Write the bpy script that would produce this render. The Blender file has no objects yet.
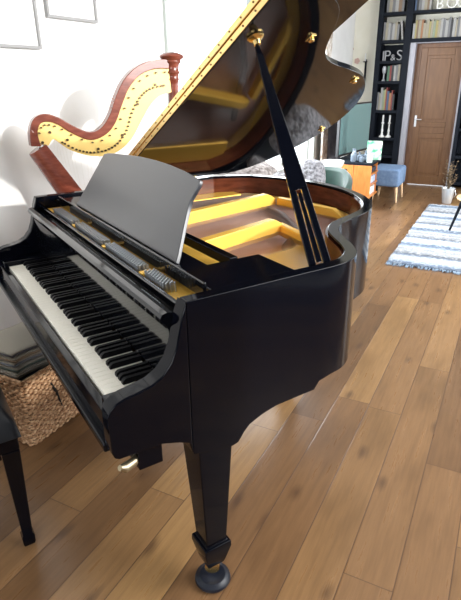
import bpy, bmesh, math, random
from mathutils import Vector, Matrix
random.seed(7)
C = bpy.context.scene.collection
S = bpy.context.scene
PI = math.pi

# ------------------------------------------------------------------ camera
# world frame = the piano's frame: x runs along the keyboard (bass to treble),
# y away from the player, z up.  The room is turned 30.5 degrees against it.
FA = math.radians(120.5)
F = Vector((math.cos(FA), math.sin(FA), 0)); R = Vector((math.sin(FA), -math.cos(FA), 0))
RZ = FA - PI/2
def P(a, b, z=0): return F*a + R*b + Vector((0, 0, z))

CAM = Vector((2.645, -.327, 1.542)); yaw, pitch, roll = -1.015, -.396, -.014
fwd = Vector((math.cos(pitch)*math.sin(yaw), math.cos(pitch)*math.cos(yaw), math.sin(pitch)))
rt = Vector((math.cos(yaw), -math.sin(yaw), 0)); up = rt.cross(fwd)
r_ = math.cos(roll)*rt + math.sin(roll)*up; u_ = -math.sin(roll)*rt + math.cos(roll)*up
cd = bpy.data.cameras.new('camera'); cam = bpy.data.objects.new('camera', cd); C.objects.link(cam)
cd.sensor_fit = 'HORIZONTAL'; cd.sensor_width = 36; cd.lens = 525.66/461*36; cd.clip_start = .02
M3 = Matrix((r_, u_, -fwd)).transposed()
cam.matrix_world = Matrix.Translation(CAM) @ M3.to_4x4()
S.camera = cam

# ------------------------------------------------------------------ light
S.view_settings.view_transform = 'Standard'; S.view_settings.look = 'None'
S.view_settings.gamma = 1; S.view_settings.exposure = 0.03
w = bpy.data.worlds.new('World'); S.world = w; w.use_nodes = True
bg = w.node_tree.nodes['Background']; bg.inputs[0].default_value = (.86, .93, 1, 1); bg.inputs[1].default_value = 3.0

def light(name, kind, loc, direction, energy, color=(1, 1, 1), size=None, angle=None):
    l = bpy.data.lights.new(name, kind); l.energy = energy; l.color = color
    if size: l.shape = 'RECTANGLE'; l.size, l.size_y = size
    if angle is not None: l.angle = angle
    o = bpy.data.objects.new(name, l); C.objects.link(o); o.location = loc
    o.rotation_euler = Vector(direction).to_track_quat('-Z', 'Y').to_euler()
    return o
# low sun through the window in the right wall, onto the wall behind the harp
light('sun', 'SUN', P(-2, 6, 3), (-R + F*.12 + Vector((0, 0, -.25))), 2.7, (1, .97, .92), angle=.03)
# daylight in the left and right window openings
light('daylight_left', 'AREA', P(3.75, -.42, 1.5), R + Vector((0, 0, -.35)), 240, (.9, .95, 1), (3.2, 2.0))
light('daylight_right', 'AREA', P(4.4, 4.35, 1.5), -R + F*.35 + Vector((0, 0, -.1)), 90, (.95, .97, 1), (2.6, 2.0))
light('daylight_right_near', 'AREA', P(.95, 4.35, 2.5), -R - F*.1 + Vector((0, 0, -.35)), 190, (1, .98, .95), (2.7, 2.4))

light('fill_near', 'AREA', P(-3.52, 1.9, 1.75), F + Vector((0, 0, -.25)), 45, (1, .98, .95), (2.5, 1.6))  # added fill lamp behind the camera, brightens the keys and near floor

# ------------------------------------------------------------------ materials
def mat(name, col, rough=.5, metal=0, ior=None, coat=0, spec=None, trans=0, emit=None, sheen=0):
    m = bpy.data.materials.new(name); m.use_nodes = True
    b = m.node_tree.nodes['Principled BSDF']; i = b.inputs
    i['Base Color'].default_value = (*col, 1); i['Roughness'].default_value = rough; i['Metallic'].default_value = metal
    if ior: i['IOR'].default_value = ior
    if coat: i['Coat Weight'].default_value = coat; i['Coat Roughness'].default_value = .03
    if trans: i['Transmission Weight'].default_value = trans
    if sheen: i['Sheen Weight'].default_value = sheen
    if emit: i['Emission Color'].default_value = (*emit[0], 1); i['Emission Strength'].default_value = emit[1]
    return m
class N:
    def __init__(s, m): s.m = m; s.t = m.node_tree; s.b = s.t.nodes['Principled BSDF']
    def n(s, typ, ins=None, **kw):
        d = s.t.nodes.new(typ)
        for k, v in kw.items(): setattr(d, k, v)
        for k, v in (ins or {}).items(): s.set(d.inputs[k], v)
        return d
    def set(s, sock, v):
        if isinstance(v, bpy.types.NodeSocket): s.t.links.new(v, sock)
        else: sock.default_value = v
    def math(s, op, a, b=None, c=None):
        d = s.t.nodes.new('ShaderNodeMath'); d.operation = op; s.set(d.inputs[0], a)
        if b is not None: s.set(d.inputs[1], b)
        if c is not None: s.set(d.inputs[2], c)
        return d.outputs[0]
    def ramp(s, fac, stops, interp='LINEAR'):
        d = s.t.nodes.new('ShaderNodeValToRGB'); s.set(d.inputs[0], fac); e = d.color_ramp.elements
        d.color_ramp.interpolation = interp
        while len(e) < len(stops): e.new(.5)
        for el, (p, c) in zip(e, stops): el.position = p; el.color = (*c, 1)
        return d.outputs[0]
    def mix(s, f, a, b, blend='MIX'):
        d = s.t.nodes.new('ShaderNodeMix'); d.data_type = 'RGBA'; d.blend_type = blend
        s.set(d.inputs[0], f); s.set(d.inputs[6], a); s.set(d.inputs[7], b); return d.outputs[2]
    def coord(s, scale=(1, 1, 1), which='Object'):
        tc = s.n('ShaderNodeTexCoord'); mp = s.n('ShaderNodeMapping', {0: tc.outputs[which]}); mp.inputs['Scale'].default_value = scale
        return mp.outputs[0]
    def bump(s, h, strength=.3, dist=.01):
        d = s.n('ShaderNodeBump', {'Height': h}); d.inputs['Strength'].default_value = strength; d.inputs['Distance'].default_value = dist
        s.t.links.new(d.outputs[0], s.b.inputs['Normal'])
def noisy(name, c1, c2, rough, scale=(1, 1, 1), ns=5, detail=4, bump=0, **kw):
    m = mat(name, c1, rough, **kw); g = N(m); v = g.coord(scale)
    n = g.n('ShaderNodeTexNoise', {'Vector': v, 'Scale': float(ns), 'Detail': float(detail)})
    g.set(g.b.inputs['Base Color'], g.ramp(n.outputs[0], [(.35, c1), (.68, c2)]))
    if bump: g.bump(n.outputs[0], bump, .01)
    return m

LAC = mat('black_lacquer', (.003, .0035, .005), .06, ior=1.5)
LACP = mat('black_piano_side', (.002, .0025, .005), .08, ior=1.27)
SATIN = mat('satin_black_desk', (.028, .030, .037), .30, ior=1.75)
BRASS = mat('brass', (.86, .62, .25), .22, 1)
STEEL = mat('steel', (.7, .7, .72), .3, 1); PINS = mat('pin_steel', (.60, .63, .68), .35, 1)
IVORY = mat('ivory_key', (.86, .83, .73), .2)
EBONY = mat('ebony_key', (.003, .003, .004), .32, ior=1.2)
RUBBER = mat('rubber', (.02, .02, .025), .5)
GOLDP = noisy('gold_plate', (.86, .50, .075), (.92, .56, .10), .45, ns=3, metal=.3)
MAHOG = noisy('mahogany', (.085, .022, .010), (.15, .040, .018), .22, (2, 2, 9), 6)
SNDB = noisy('soundboard', (.62, .33, .25), (.74, .46, .38), .4, (30, 2, 2), 4)
REDFELT = mat('red_felt', (.32, .03, .03), .9)
STRW = mat('string_steel', (.62, .58, .55), .35, 1)
HARPW = noisy('harp_wood', (.15, .034, .020), (.24, .062, .036), .25, (3, 3, 12), 5, coat=.4)
HARPY = noisy('harp_brass_plate', (.88, .60, .17), (.94, .68, .24), .42, ns=2)
WALLW = noisy('white_plaster', (.78, .78, .77), (.82, .82, .81), .8, ns=6, bump=.05)
CREAM = noisy('cream_plaster', (.84, .82, .70), (.87, .85, .74), .8, ns=6)
DARKWALL = noisy('dusk_blue_plaster', (.07, .08, .10), (.09, .10, .12), .8, ns=6)
CEILM = mat('ceiling_beige', (.42, .40, .37), .9)
WHITEP = mat('white_paint', (.75, .75, .73), .4)
DARKW = noisy('bookcase_black', (.006, .008, .013), (.009, .012, .018), .6, ns=8, ior=1.22)
DOORW = noisy('door_oak', (.135, .062, .025), (.18, .087, .036), .42, (8, 8, 1), 4)
DOORF = noisy('door_frame_oak', (.12, .055, .026), (.17, .08, .036), .45, (8, 8, 1), 4)
LWOOD = noisy('light_wood', (.62, .42, .24), (.72, .52, .32), .45, (3, 3, 12), 4)
ORWOOD = noisy('orange_teak', (.56, .19, .045), (.68, .26, .07), .35, (10, 2, 2), 4)

def floor_mat():
    m = mat('oak_floor', (.3, .15, .06), .3); g = N(m)
    tc = g.n('ShaderNodeTexCoord'); sp = g.n('ShaderNodeSeparateXYZ', {0: tc.outputs['Object']})
    bx, ay = sp.outputs[0], sp.outputs[1]
    rowf = g.math('DIVIDE', g.math('SUBTRACT', bx, 2.008-.1643*40), .1643)
    row = g.math('FLOOR', rowf); fr = g.math('SUBTRACT', rowf, row)
    wn = g.n('ShaderNodeTexWhiteNoise', {'W': row}, noise_dimensions='1D')
    al = g.math('ADD', g.math('DIVIDE', ay, 1.55), g.math('MULTIPLY', wn.outputs[0], 5.17))
    idx = g.math('FLOOR', al); fa = g.math('SUBTRACT', al, idx)
    cv = g.n('ShaderNodeCombineXYZ', {0: row, 1: idx})
    pn = g.n('ShaderNodeTexWhiteNoise', {'Vector': cv.outputs[0]}, noise_dimensions='3D')
    base = g.ramp(pn.outputs[0], [(0, (.165, .088, .041)), (.3, (.215, .116, .053)), (.6, (.245, .135, .060)), (.85, (.285, .160, .070)), (1, (.36, .21, .085))])
    # grain, different for every plank
    off = g.n('ShaderNodeVectorMath', {0: tc.outputs['Object'], 1: pn.outputs[1]}, operation='ADD')
    mp = g.n('ShaderNodeMapping', {0: off.outputs[0]}); mp.inputs['Scale'].default_value = (26, 1.6, 1)
    gr = g.n('ShaderNodeTexNoise', {'Vector': mp.outputs[0], 'Scale': 2.2, 'Detail': 6.0, 'Roughness': .62})
    c = g.mix(.75, base, g.ramp(gr.outputs[0], [(.3, (.72, .70, .68)), (.62, (1.08, 1.08, 1.08))]), 'MULTIPLY')
    mp2 = g.n('ShaderNodeMapping', {0: off.outputs[0]}); mp2.inputs['Scale'].default_value = (5, 2.1, 1)
    cl = g.n('ShaderNodeTexNoise', {'Vector': mp2.outputs[0], 'Scale': 1.0, 'Detail': 3.0})
    c = g.mix(.8, c, g.ramp(cl.outputs[0], [(.3, (.72, .70, .67)), (.55, (1.04, 1.04, 1.04))]), 'MULTIPLY')
    # knots
    mp3 = g.n('ShaderNodeMapping', {0: off.outputs[0]}); mp3.inputs['Scale'].default_value = (5.5, 2.3, 1)
    vo = g.n('ShaderNodeTexVoronoi', {'Vector': mp3.outputs[0], 'Scale': 1.0}, voronoi_dimensions='2D')
    vsel = g.math('GREATER_THAN', g.n('ShaderNodeSeparateXYZ', {0: vo.outputs['Color']}).outputs[0], .35)
    dn = g.math('ADD', vo.outputs['Distance'], g.math('MULTIPLY', g.math('SUBTRACT', gr.outputs[0], .5), .16))
    kn = g.math('MULTIPLY', g.ramp(dn, [(.02, (1, 1, 1)), (.15, (0, 0, 0))]), vsel)
    c = g.mix(g.math('MULTIPLY', kn, .75), c, (.075, .038, .020, 1))
    # seams
    e1 = g.math('MINIMUM', fr, g.math('SUBTRACT', 1, fr)); s1 = g.math('LESS_THAN', e1, .012)
    e2 = g.math('MINIMUM', fa, g.math('SUBTRACT', 1, fa)); s2 = g.math('LESS_THAN', e2, .0011)
    seam = g.math('MAXIMUM', s1, s2)
    c = g.mix(g.math('MULTIPLY', seam, .85), c, (.085, .045, .025, 1))
    g.set(g.b.inputs['Base Color'], c)
    h = g.math('ADD', g.math('MULTIPLY', gr.outputs[0], .12), g.math('MULTIPLY', g.math('MINIMUM', g.math('MULTIPLY', e1, 30), 1), 1))
    g.bump(h, .35, .002)
    g.set(g.b.inputs['Roughness'], g.ramp(gr.outputs[0], [(.3, (.34, .34, .34)), (.7, (.26, .26, .26))]))
    return m
FLOORM = floor_mat()

def rug_mat():
    m = mat('rug_stripes', (.6, .6, .6), .95); g = N(m)
    tc = g.n('ShaderNodeTexCoord'); sp = g.n('ShaderNodeSeparateXYZ', {0: tc.outputs['Object']})
    nz = g.n('ShaderNodeTexNoise', {'Vector': tc.outputs['Object'], 'Scale': 28.0, 'Detail': 3.0})
    n2 = g.n('ShaderNodeTexNoise', {'Vector': tc.outputs['Object'], 'Scale': 110.0, 'Detail': 2.0})
    y = g.math('ADD', sp.outputs[1], g.math('MULTIPLY', g.math('SUBTRACT', nz.outputs[0], .5), .13))
    t = g.math('FRACT', g.math('DIVIDE', y, .62))
    B, L, W_, G, D = (.19, .25, .34), (.42, .50, .60), (.64, .67, .70), (.36, .37, .38), (.18, .20, .24)
    st = g.ramp(t, [(0, B), (.06, B), (.11, L), (.2, W_), (.38, W_), (.44, B), (.5, D), (.56, G), (.68, (.55, .56, .58)), (.78, G), (.82, W_), (.92, L), (.97, B)])
    st = g.mix(1.0, st, (.82, .84, .86, 1), 'MULTIPLY')
    c = g.mix(.9, st, g.ramp(n2.outputs[0], [(.35, (.55, .58, .62)), (.62, (1.15, 1.12, 1.1))]), 'MULTIPLY')
    c = g.mix(g.ramp(nz.outputs[0], [(.5, (0, 0, 0)), (.7, (.35, .35, .35))]), c, (.70, .72, .74, 1))
    g.set(g.b.inputs['Base Color'], c); g.bump(n2.outputs[0], .8, .01)
    return m
def wicker_mat():
    m = mat('wicker', (.5, .28, .14), .7); g = N(m)
    tc = g.n('ShaderNodeTexCoord')
    n = g.n('ShaderNodeTexNoise', {'Vector': tc.outputs['Object'], 'Scale': 55.0, 'Detail': 3.0})
    g.set(g.b.inputs['Base Color'], g.ramp(n.outputs[0], [(.3, (.30, .15, .07)), (.48, (.58, .34, .18)), (.68, (.80, .55, .34))]))
    g.bump(n.outputs[0], .6, .01); return m
def fur_mat():
    m = mat('grey_fur', (.4, .4, .42), .95, sheen=.3); g = N(m); v = g.coord()
    n = g.n('ShaderNodeTexNoise', {'Vector': v, 'Scale': 40.0, 'Detail': 5.0}); n2 = g.n('ShaderNodeTexNoise', {'Vector': v, 'Scale': 9.0, 'Detail': 3.0})
    c = g.ramp(n.outputs[0], [(.35, (.12, .12, .135)), (.6, (.46, .46, .5))])
    g.set(g.b.inputs['Base Color'], g.mix(.7, c, g.ramp(n2.outputs[0], [(.35, (.5, .48, .46)), (.6, (1.1, 1.1, 1.1))]), 'MULTIPLY'))
    g.bump(n.outputs[0], 1, .03); return m
RUGM, WICK, FUR = rug_mat(), wicker_mat(), fur_mat()

# ------------------------------------------------------------------ mesh helpers
class MB:
    def __init__(s): s.v = []; s.f = []
    def add(s, vs, fs):
        o = len(s.v); s.v += [Vector(v) for v in vs]; s.f += [tuple(i+o for i in f) for f in fs]; return s
    def box(s, lo, hi, M=None):
        x0, y0, z0 = lo; x1, y1, z1 = hi
        vs = [Vector(p) for p in ((x0, y0, z0), (x1, y0, z0), (x1, y1, z0), (x0, y1, z0), (x0, y0, z1), (x1, y0, z1), (x1, y1, z1), (x0, y1, z1))]
        if M: vs = [M @ p for p in vs]
        return s.add(vs, [(3, 2, 1, 0), (4, 5, 6, 7), (0, 1, 5, 4), (1, 2, 6, 5), (2, 3, 7, 6), (3, 0, 4, 7)])
    def prism(s, poly, d0, d1, f):               # f(u, v, d) -> point
        n = len(poly)
        vs = [f(u, v, d0) for u, v in poly] + [f(u, v, d1) for u, v in poly]
        fs = [tuple(range(n))[::-1], tuple(range(n, 2*n))] + [(i, (i+1) % n, n+(i+1) % n, n+i) for i in range(n)]
        return s.add(vs, fs)
    def tube(s, pts, r, n=10, cap=True, flat=1.0):
        pts = [Vector(p) for p in pts]; rs = r if isinstance(r, (list, tuple)) else [r]*len(pts)
        vs = []; fs = []; ref = None
        for i, p in enumerate(pts):
            t = (pts[min(i+1, len(pts)-1)] - pts[max(i-1, 0)]).normalized()
            if ref is None: ref = t.orthogonal().normalized()
            ref = (ref - t*ref.dot(t)).normalized(); q = t.cross(ref)
            for k in range(n):
                a = 2*PI*k/n; vs.append(p + (ref*math.cos(a) + q*math.sin(a)*flat)*rs[i])
        for i in range(len(pts)-1):
            for k in range(n): fs.append((i*n+k, i*n+(k+1) % n, (i+1)*n+(k+1) % n, (i+1)*n+k))
        if cap: fs += [tuple(range(n))[::-1], tuple(range((len(pts)-1)*n, len(pts)*n))]
        return s.add(vs, fs)
    def lathe(s, prof, c=(0, 0, 0), n=24, sx=1, sy=1):
        c = Vector(c); vs = []; fs = []
        for r, z in prof:
            for k in range(n): a = 2*PI*k/n; vs.append(c + Vector((r*sx*math.cos(a), r*sy*math.sin(a), z)))
        for i in range(len(prof)-1):
            for k in range(n): fs.append((i*n+k, i*n+(k+1) % n, (i+1)*n+(k+1) % n, (i+1)*n+k))
        fs += [tuple(range(n))[::-1], tuple(range((len(prof)-1)*n, len(prof)*n))]
        return s.add(vs, fs)
    def loft(s, rings, cap=True):
        n = len(rings[0]); fs = []
        for i in range(len(rings)-1):
            for k in range(n): fs.append((i*n+k, i*n+(k+1) % n, (i+1)*n+(k+1) % n, (i+1)*n+k))
        if cap: fs += [tuple(range(n))[::-1], tuple(range((len(rings)-1)*n, len(rings)*n))]
        return s.add([p for r in rings for p in r], fs)
    def grid(s, nx, ny, f):
        vs = [f(i/nx, j/ny) for j in range(ny+1) for i in range(nx+1)]
        return s.add(vs, [(j*(nx+1)+i, j*(nx+1)+i+1, (j+1)*(nx+1)+i+1, (j+1)*(nx+1)+i) for j in range(ny) for i in range(nx)])
    def build(s, name, m, parent=None, bevel=0, angle=35, sub=0, solid=0, off=None, seg=2, label=None):
        bm = bmesh.new(); vv = [bm.verts.new(v) for v in s.v]
        for f in s.f:
            try: bm.faces.new([vv[i] for i in f])
            except ValueError: pass
        if not solid: bmesh.ops.recalc_face_normals(bm, faces=bm.faces)
        for f in bm.faces: f.smooth = True
        for e in bm.edges:
            if len(e.link_faces) == 2 and e.calc_face_angle(0) > math.radians(angle): e.smooth = False
        me = bpy.data.meshes.new(name); bm.to_mesh(me); bm.free(); me.materials.append(m)
        o = bpy.data.objects.new(name, me); C.objects.link(o)
        if parent: o.parent = parent
        if off is not None: o.location = off
        if solid: k = o.modifiers.new('solid', 'SOLIDIFY'); k.thickness = solid; k.offset = 0
        if bevel:
            k = o.modifiers.new('bevel', 'BEVEL'); k.width = bevel; k.segments = seg; k.limit_method = 'ANGLE'; k.angle_limit = math.radians(angle); k.harden_normals = True
        if sub: k = o.modifiers.new('sub', 'SUBSURF'); k.levels = sub; k.render_levels = sub
        if label: o['label'] = label
        return o
def tag(o, label, cat, group=None, kind=None):
    o['label'] = label; o['category'] = cat
    if group: o['group'] = group
    if kind: o['kind'] = kind
    return o
def thing(name, label, cat, loc=(0, 0, 0), rz=0, group=None):
    o = bpy.data.objects.new(name, None); C.objects.link(o); o.location = loc; o.rotation_euler = (0, 0, rz)
    o.empty_display_size = .1
    return tag(o, label, cat, group)
def struct(o):
    o['kind'] = 'structure'; return o
def room(name, mb, m, bevel=0):                     # mesh in (b, a, z)
    o = mb.build(name, m, bevel=bevel); o.rotation_euler = (0, 0, RZ); return struct(o)
def copy_tree(o, parent=None):
    c = o.copy(); C.objects.link(c)
    if parent: c.parent = parent
    for ch in list(o.children): copy_tree(ch, c)
    return c
def catmull(pts, n=8, closed=False):
    out = []; L = len(pts); pts = [Vector(p) for p in pts]
    for i in range(L if closed else L-1):
        g = (lambda k: pts[k % L]) if closed else (lambda k: pts[max(0, min(L-1, k))])
        p0, p1, p2, p3 = g(i-1), g(i), g(i+1), g(i+2)
        for k in range(n):
            t = k/n
            out.append(.5*((2*p1)+(-p0+p2)*t+(2*p0-5*p1+4*p2-p3)*t*t+(-p0+3*p1-3*p2+p3)*t**3))
    if not closed: out.append(pts[-1])
    return out

# ------------------------------------------------------------------ the room  (coordinates b, a, z)
A0, A1, B0, B1, H = -3.4, 7.25, -.3, 4.2, 4.2
room('floor', MB().box((B0-.1, A0-.1, -.1), (B1+.1, A1+.1, 0)), FLOORM)
room('ceiling', MB().box((B0-.1, A0-.1, H), (B1+.1, A1+.1, H+.1)), CEILM)
def wall_with_holes(name, side, x0, x1, holes, m):
    """wall slab along a; holes = (a0, a1, z0, z1)"""
    mb = MB(); hs = sorted(holes); a = A0
    for (h0, h1, z0, z1) in hs:
        mb.box((x0, a, 0), (x1, h0, H))
        mb.box((x0, h0, z1), (x1, h1, H))
        if z0 > 0: mb.box((x0, h0, 0), (x1, h1, z0))
        a = h1
    mb.box((x0, a, 0), (x1, A1, H))
    return room(name, mb, m)
WL = (2.02, 5.45, .45, 2.6)
WR1, WR2 = (-.85, 2.3, 1.15, 3.9), (3.0, 5.8, .3, 2.5)
wall_with_holes('wall_left', 'l', B0-.22, B0, [WL], WALLW)
wall_with_holes('wall_right', 'r', B1, B1+.2, [WR1, WR2], DARKWALL)
# far wall with the doorway
mb = MB(); mb.box((B0-.2, A1-.1, 0), (.66, A1+.1, H)); mb.box((1.30, A1-.1, 0), (B1+.2, A1+.1, H)); mb.box((.66, A1-.1, 2.02), (1.30, A1+.1, H))
room('wall_far', mb, CREAM)
mb = MB(); WN = (.6, 3.2, .9, 2.6)  # unseen opening in this wall, added to let the near fill in
mb.box((B0-.2, A0-.1, 0), (WN[0], A0, H)); mb.box((WN[1], A0-.1, 0), (B1+.2, A0, H)); mb.box((WN[0], A0-.1, 0), (WN[1], A0, WN[2])); mb.box((WN[0], A0-.1, WN[3]), (WN[1], A0, H))
room('wall_near', mb, DARKWALL)
mb = MB(); mb.box((WN[0], A0-.09, WN[2]), (WN[0]+.05, A0-.02, WN[3])); mb.box((WN[1]-.05, A0-.09, WN[2]), (WN[1], A0-.02, WN[3])); mb.box((1.875, A0-.09, WN[2]), (1.925, A0-.02, WN[3]))
mb.box((WN[0], A0-.09, WN[2]), (WN[1], A0-.02, WN[2]+.05)); mb.box((WN[0], A0-.09, WN[3]-.05), (WN[1], A0-.02, WN[3]))
room('added_window', mb, WHITEP)  # unseen window frame, added along with the near fill lamp
mb = MB(); mb.box((B0, 1.985, .40), (B0+.025, 2.07, 2.68)); mb.box((B0, 2.07, 2.60), (B0+.025, 5.5, 2.68)); mb.box((B0, 5.42, .40), (B0+.025, 5.49, 2.60)); mb.box((B0, 2.07, .40), (B0+.05, 5.42, .46))
room('trim_3', mb, mat('casing_grey_green', (.40, .44, .42), .5), bevel=.003)
def window(name, x0, x1, w, n, m=None):
    a0, a1, z0, z1 = w; xm = (x0+x1)/2; mb = MB(); t = .05
    mb.box((x0, a0, z0), (x1, a0+t, z1)); mb.box((x0, a1-t, z0), (x1, a1, z1)); mb.box((x0, a0+t, z1-t), (x1, a1-t, z1)); mb.box((x0, a0+t, z0), (x1, a1-t, z0+t))
    for k in range(1, n):
        a = a0+(a1-a0)*k/n; mb.box((xm-.03, a-.035, z0+t), (xm+.03, a+.035, z1-t))
    return room(name, mb, m or WHITEP, bevel=.003)
window('window_1', B0-.2, B0-.06, WL, 4, m=mat('window_grey_green', (.34, .37, .35), .5))
window('window_2', B1+.02, B1+.14, WR1, 1)
window('window_3', B1+.02, B1+.14, WR2, 3)
for nm, a0, a1 in (('baseboard_left', A0, A1-.1),):
    room(nm, MB().box((B0, a0, 0), (B0+.018, a1, .11)), WHITEP, bevel=.003)
room('baseboard_right', MB().box((B1-.018, A0, 0), (B1, A1-.1, .11)), WHITEP, bevel=.003)

# door: white reveal, oak frame, oak panelled leaf
DA = 7.06
mb = MB(); mb.box((.575, 6.93, 0), (.655, A1-.1, 2.04)); mb.box((1.31, 6.93, 0), (1.335, A1-.1, 2.04)); mb.box((.655, 6.93, 1.99), (1.31, A1-.1, 2.04))
room('trim_1', mb, mat('pale_grey_paint', (.36, .36, .40), .5), bevel=.003)
mb = MB(); mb.box((.655, DA-.02, 0), (.725, A1-.1, 1.99)); mb.box((1.27, DA-.02, 0), (1.31, A1-.1, 1.99)); mb.box((.725, DA-.02, 1.93), (1.27, A1-.1, 1.99))
room('trim_2', mb, DOORF, bevel=.004)
mb = MB(); mb.box((.725, DA+.005, .01), (1.27, DA+.03, 1.93))
sx0, sx1 = .725, 1.27
for (u0, u1, v0, v1) in ((sx0, sx0+.09, .01, 1.93), (sx1-.09, sx1, .01, 1.93), (sx0+.09, sx1-.09, .01, .14), (sx0+.09, sx1-.09, 1.83, 1.93), (sx0+.09, sx1-.09, .70, .77), (sx0+.09, sx1-.09, .86, .93)):
    mb.box((u0, DA-.012, v0), (u1, DA+.005, v1))
for (v0, v1) in ((.18, .66), (.97, 1.79)): mb.box((sx0+.13, DA-.006, v0), (sx1-.13, DA+.005, v1))
door = room('door_1', mb, DOORW, bevel=.004)
MB().box((.735, DA-.018, .86), (.765, DA-.012, 1.02)).tube([(.75, DA-.018, .97), (.75, DA-.055, .97), (.75, DA-.06, .965), (.84, DA-.06, .965)], .009, 8).build('door_handle', STEEL, door)

# ------------------------------------------------------------------ bookcase round the door
BX = thing('bookcase', 'tall black built-in bookcase wrapped around the oak door', 'bookcase', P(6.9, .7), RZ)
def bq(lo, hi): return (lo[0]-.7, lo[1]-6.9, lo[2]), (hi[0]-.7, hi[1]-6.9, hi[2])
YF, YB = 6.9, 7.149
def bpart(name, lo, hi): return MB().box(*bq(lo, hi)).build(name, DARKW, BX, bevel=.002)
XL0, XL1, XR0, XR1 = .10, .575, 1.335, 2.35
bpart('side_panel', (XL0, YF, 0), (XL0+.07, YB, 3.0)); bpart('side_panel', (XL1-.09, YF, 0), (XL1, YB, 3.0))
bpart('side_panel', (XR0, YF, 0), (XR0+.05, YB, 2.0)); bpart('side_panel', (XR1-.05, YF, 0), (XR1, YB, 3.0))
bpart('back_panel', (XL0+.07, YB-.012, 0), (XL1-.09, YB, 1.99)); bpart('back_panel', (XR0+.05, YB-.012, 0), (XR1-.05, YB, 1.99))
ZL = [.05, .42, .68, 1.075, 1.48, 1.755, 2.025, 2.38, 2.72]
for z in ZL: bpart('shelf', (XL0+.07, YF+.004, z-.02), (XL1-.09, YB-.012, z+.02))
for z in (.08, .46, .84, 1.16, 1.50, 1.80): bpart('shelf', (XR0+.05, YF+.004, z-.02), (XR1-.05, YB-.012, z+.02))
bpart('shelf', (XL1, YF, 2.0-.0), (XR1-.05, YB, 2.05)); bpart('shelf', (XL1, YF, 2.365), (XR1-.05, YB, 2.40)); bpart('shelf', (XL1, YF, 2.75), (XR1-.05, YB, 2.78))

PAL = {'cream': (.62, .55, .40), 'white': (.66, .65, .62), 'grey': (.30, .30, .31), 'black': (.03, .03, .035), 'red': (.42, .05, .04), 'green': (.10, .26, .14),
       'blue': (.08, .16, .32), 'yellow': (.66, .55, .20), 'tan': (.40, .26, .15), 'pale green': (.45, .54, .38), 'pink': (.62, .34, .30), 'orange': (.62, .27, .10)}
BM = {k: mat('book_'+k.replace(' ', '_'), tuple(.42*x+.015 for x in v), .6) for k, v in PAL.items()}
PAGE = mat('book_pages', (.40, .37, .31), .9)
ORD = ['first', 'second', 'third', 'fourth', 'fifth', 'sixth', 'seventh', 'eighth', 'ninth', 'tenth', 'eleventh', 'twelfth', 'thirteenth', 'fourteenth', 'fifteenth', 'sixteenth',
       'seventeenth', 'eighteenth', 'nineteenth', 'twentieth', 'twenty-first', 'twenty-second', 'twenty-third', 'twenty-fourth', 'twenty-fifth', 'twenty-sixth']
def book(b, z, wd, h, dp, colname, label, group, lean=0, a=6.93):
    m = BM[colname]; mb = MB(); t = .0025
    mb.box((0, 0, 0), (t, dp, h)).box((wd-t, 0, 0), (wd, dp, h)).box((t, 0, 0), (wd-t, t, h))
    o = mb.build('book', m); o.location = P(a, b, z+.0012); o.rotation_euler = (0, lean, RZ)
    MB().box((t, t, .003), (wd-t, dp-.004, h-.003)).build('page_block', PAGE, o)
    return tag(o, label, 'book', group)
def row(b0, b1, z, hmin, hmax, cols, where, group, wr=(.018, .036), leanlast=False):
    b = b0; i = 0; n = 0
    ws = [random.uniform(*wr) for _ in cols]; k = (b1-b0)/sum(ws); ws = [x*k for x in ws]
    for i, (cn, wd) in enumerate(zip(cols, ws)):
        h = random.uniform(hmin, hmax); ln = 0
        if leanlast and i == len(cols)-1: ln = -.16
        word = ['paperback', 'book'][h > .22]
        book(b + (.043 if ln else 0), z, wd-.0015, h, random.uniform(.13, .17), cn, f'{cn} {word}, {ORD[i]} from the left {where}', group, ln)
        b += wd
random.seed(3)
row(.20, .44, 2.40, .20, .27, ['grey', 'cream', 'grey', 'white', 'tan', 'grey'], 'on the topmost visible shelf of the narrow left column', 'books in the left column, top', leanlast=False)
row(.18, .43, 2.045, .19, .24, ['grey', 'cream', 'white', 'grey', 'white', 'cream', 'grey', 'white'], 'in the left column, second compartment down', 'books in the left column, second compartment', (.02, .03), True)
row(.29, .475, 1.50, .17, .225, ['green', 'red', 'black', 'white', 'grey', 'cream'], 'in the left column below the letters', 'books in the left column below the letters')
row(.175, .43, 1.095, .20, .33, ['grey', 'cream', 'white', 'pale green', 'yellow', 'red', 'blue', 'orange', 'red', 'black'], 'in the left column above the candlesticks', 'books in the left column above the candlesticks')
cols = ['white', 'yellow', 'tan', 'cream', 'orange', 'cream', 'cream', 'yellow', 'cream', 'pale green', 'yellow', 'cream', 'white', 'grey', 'white', 'grey', 'black', 'white', 'cream', 'grey', 'white', 'white', 'tan', 'grey', 'white', 'cream']
row(.59, 1.38, 2.05, .19, .255, cols, 'on the long shelf just above the door', 'books on the shelf above the door')
row(.585, .80, 2.40, .20, .27, ['blue', 'black', 'grey', 'white', 'cream', 'tan', 'white'], 'on the shelf left of the letters BOOK', 'books beside the BOOK letters')
row(1.40, 1.62, 1.18, .20, .27, ['grey', 'white', 'blue', 'grey', 'black', 'cream'], 'in the column right of the door, upper shelf', 'books right of the door')

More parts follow.
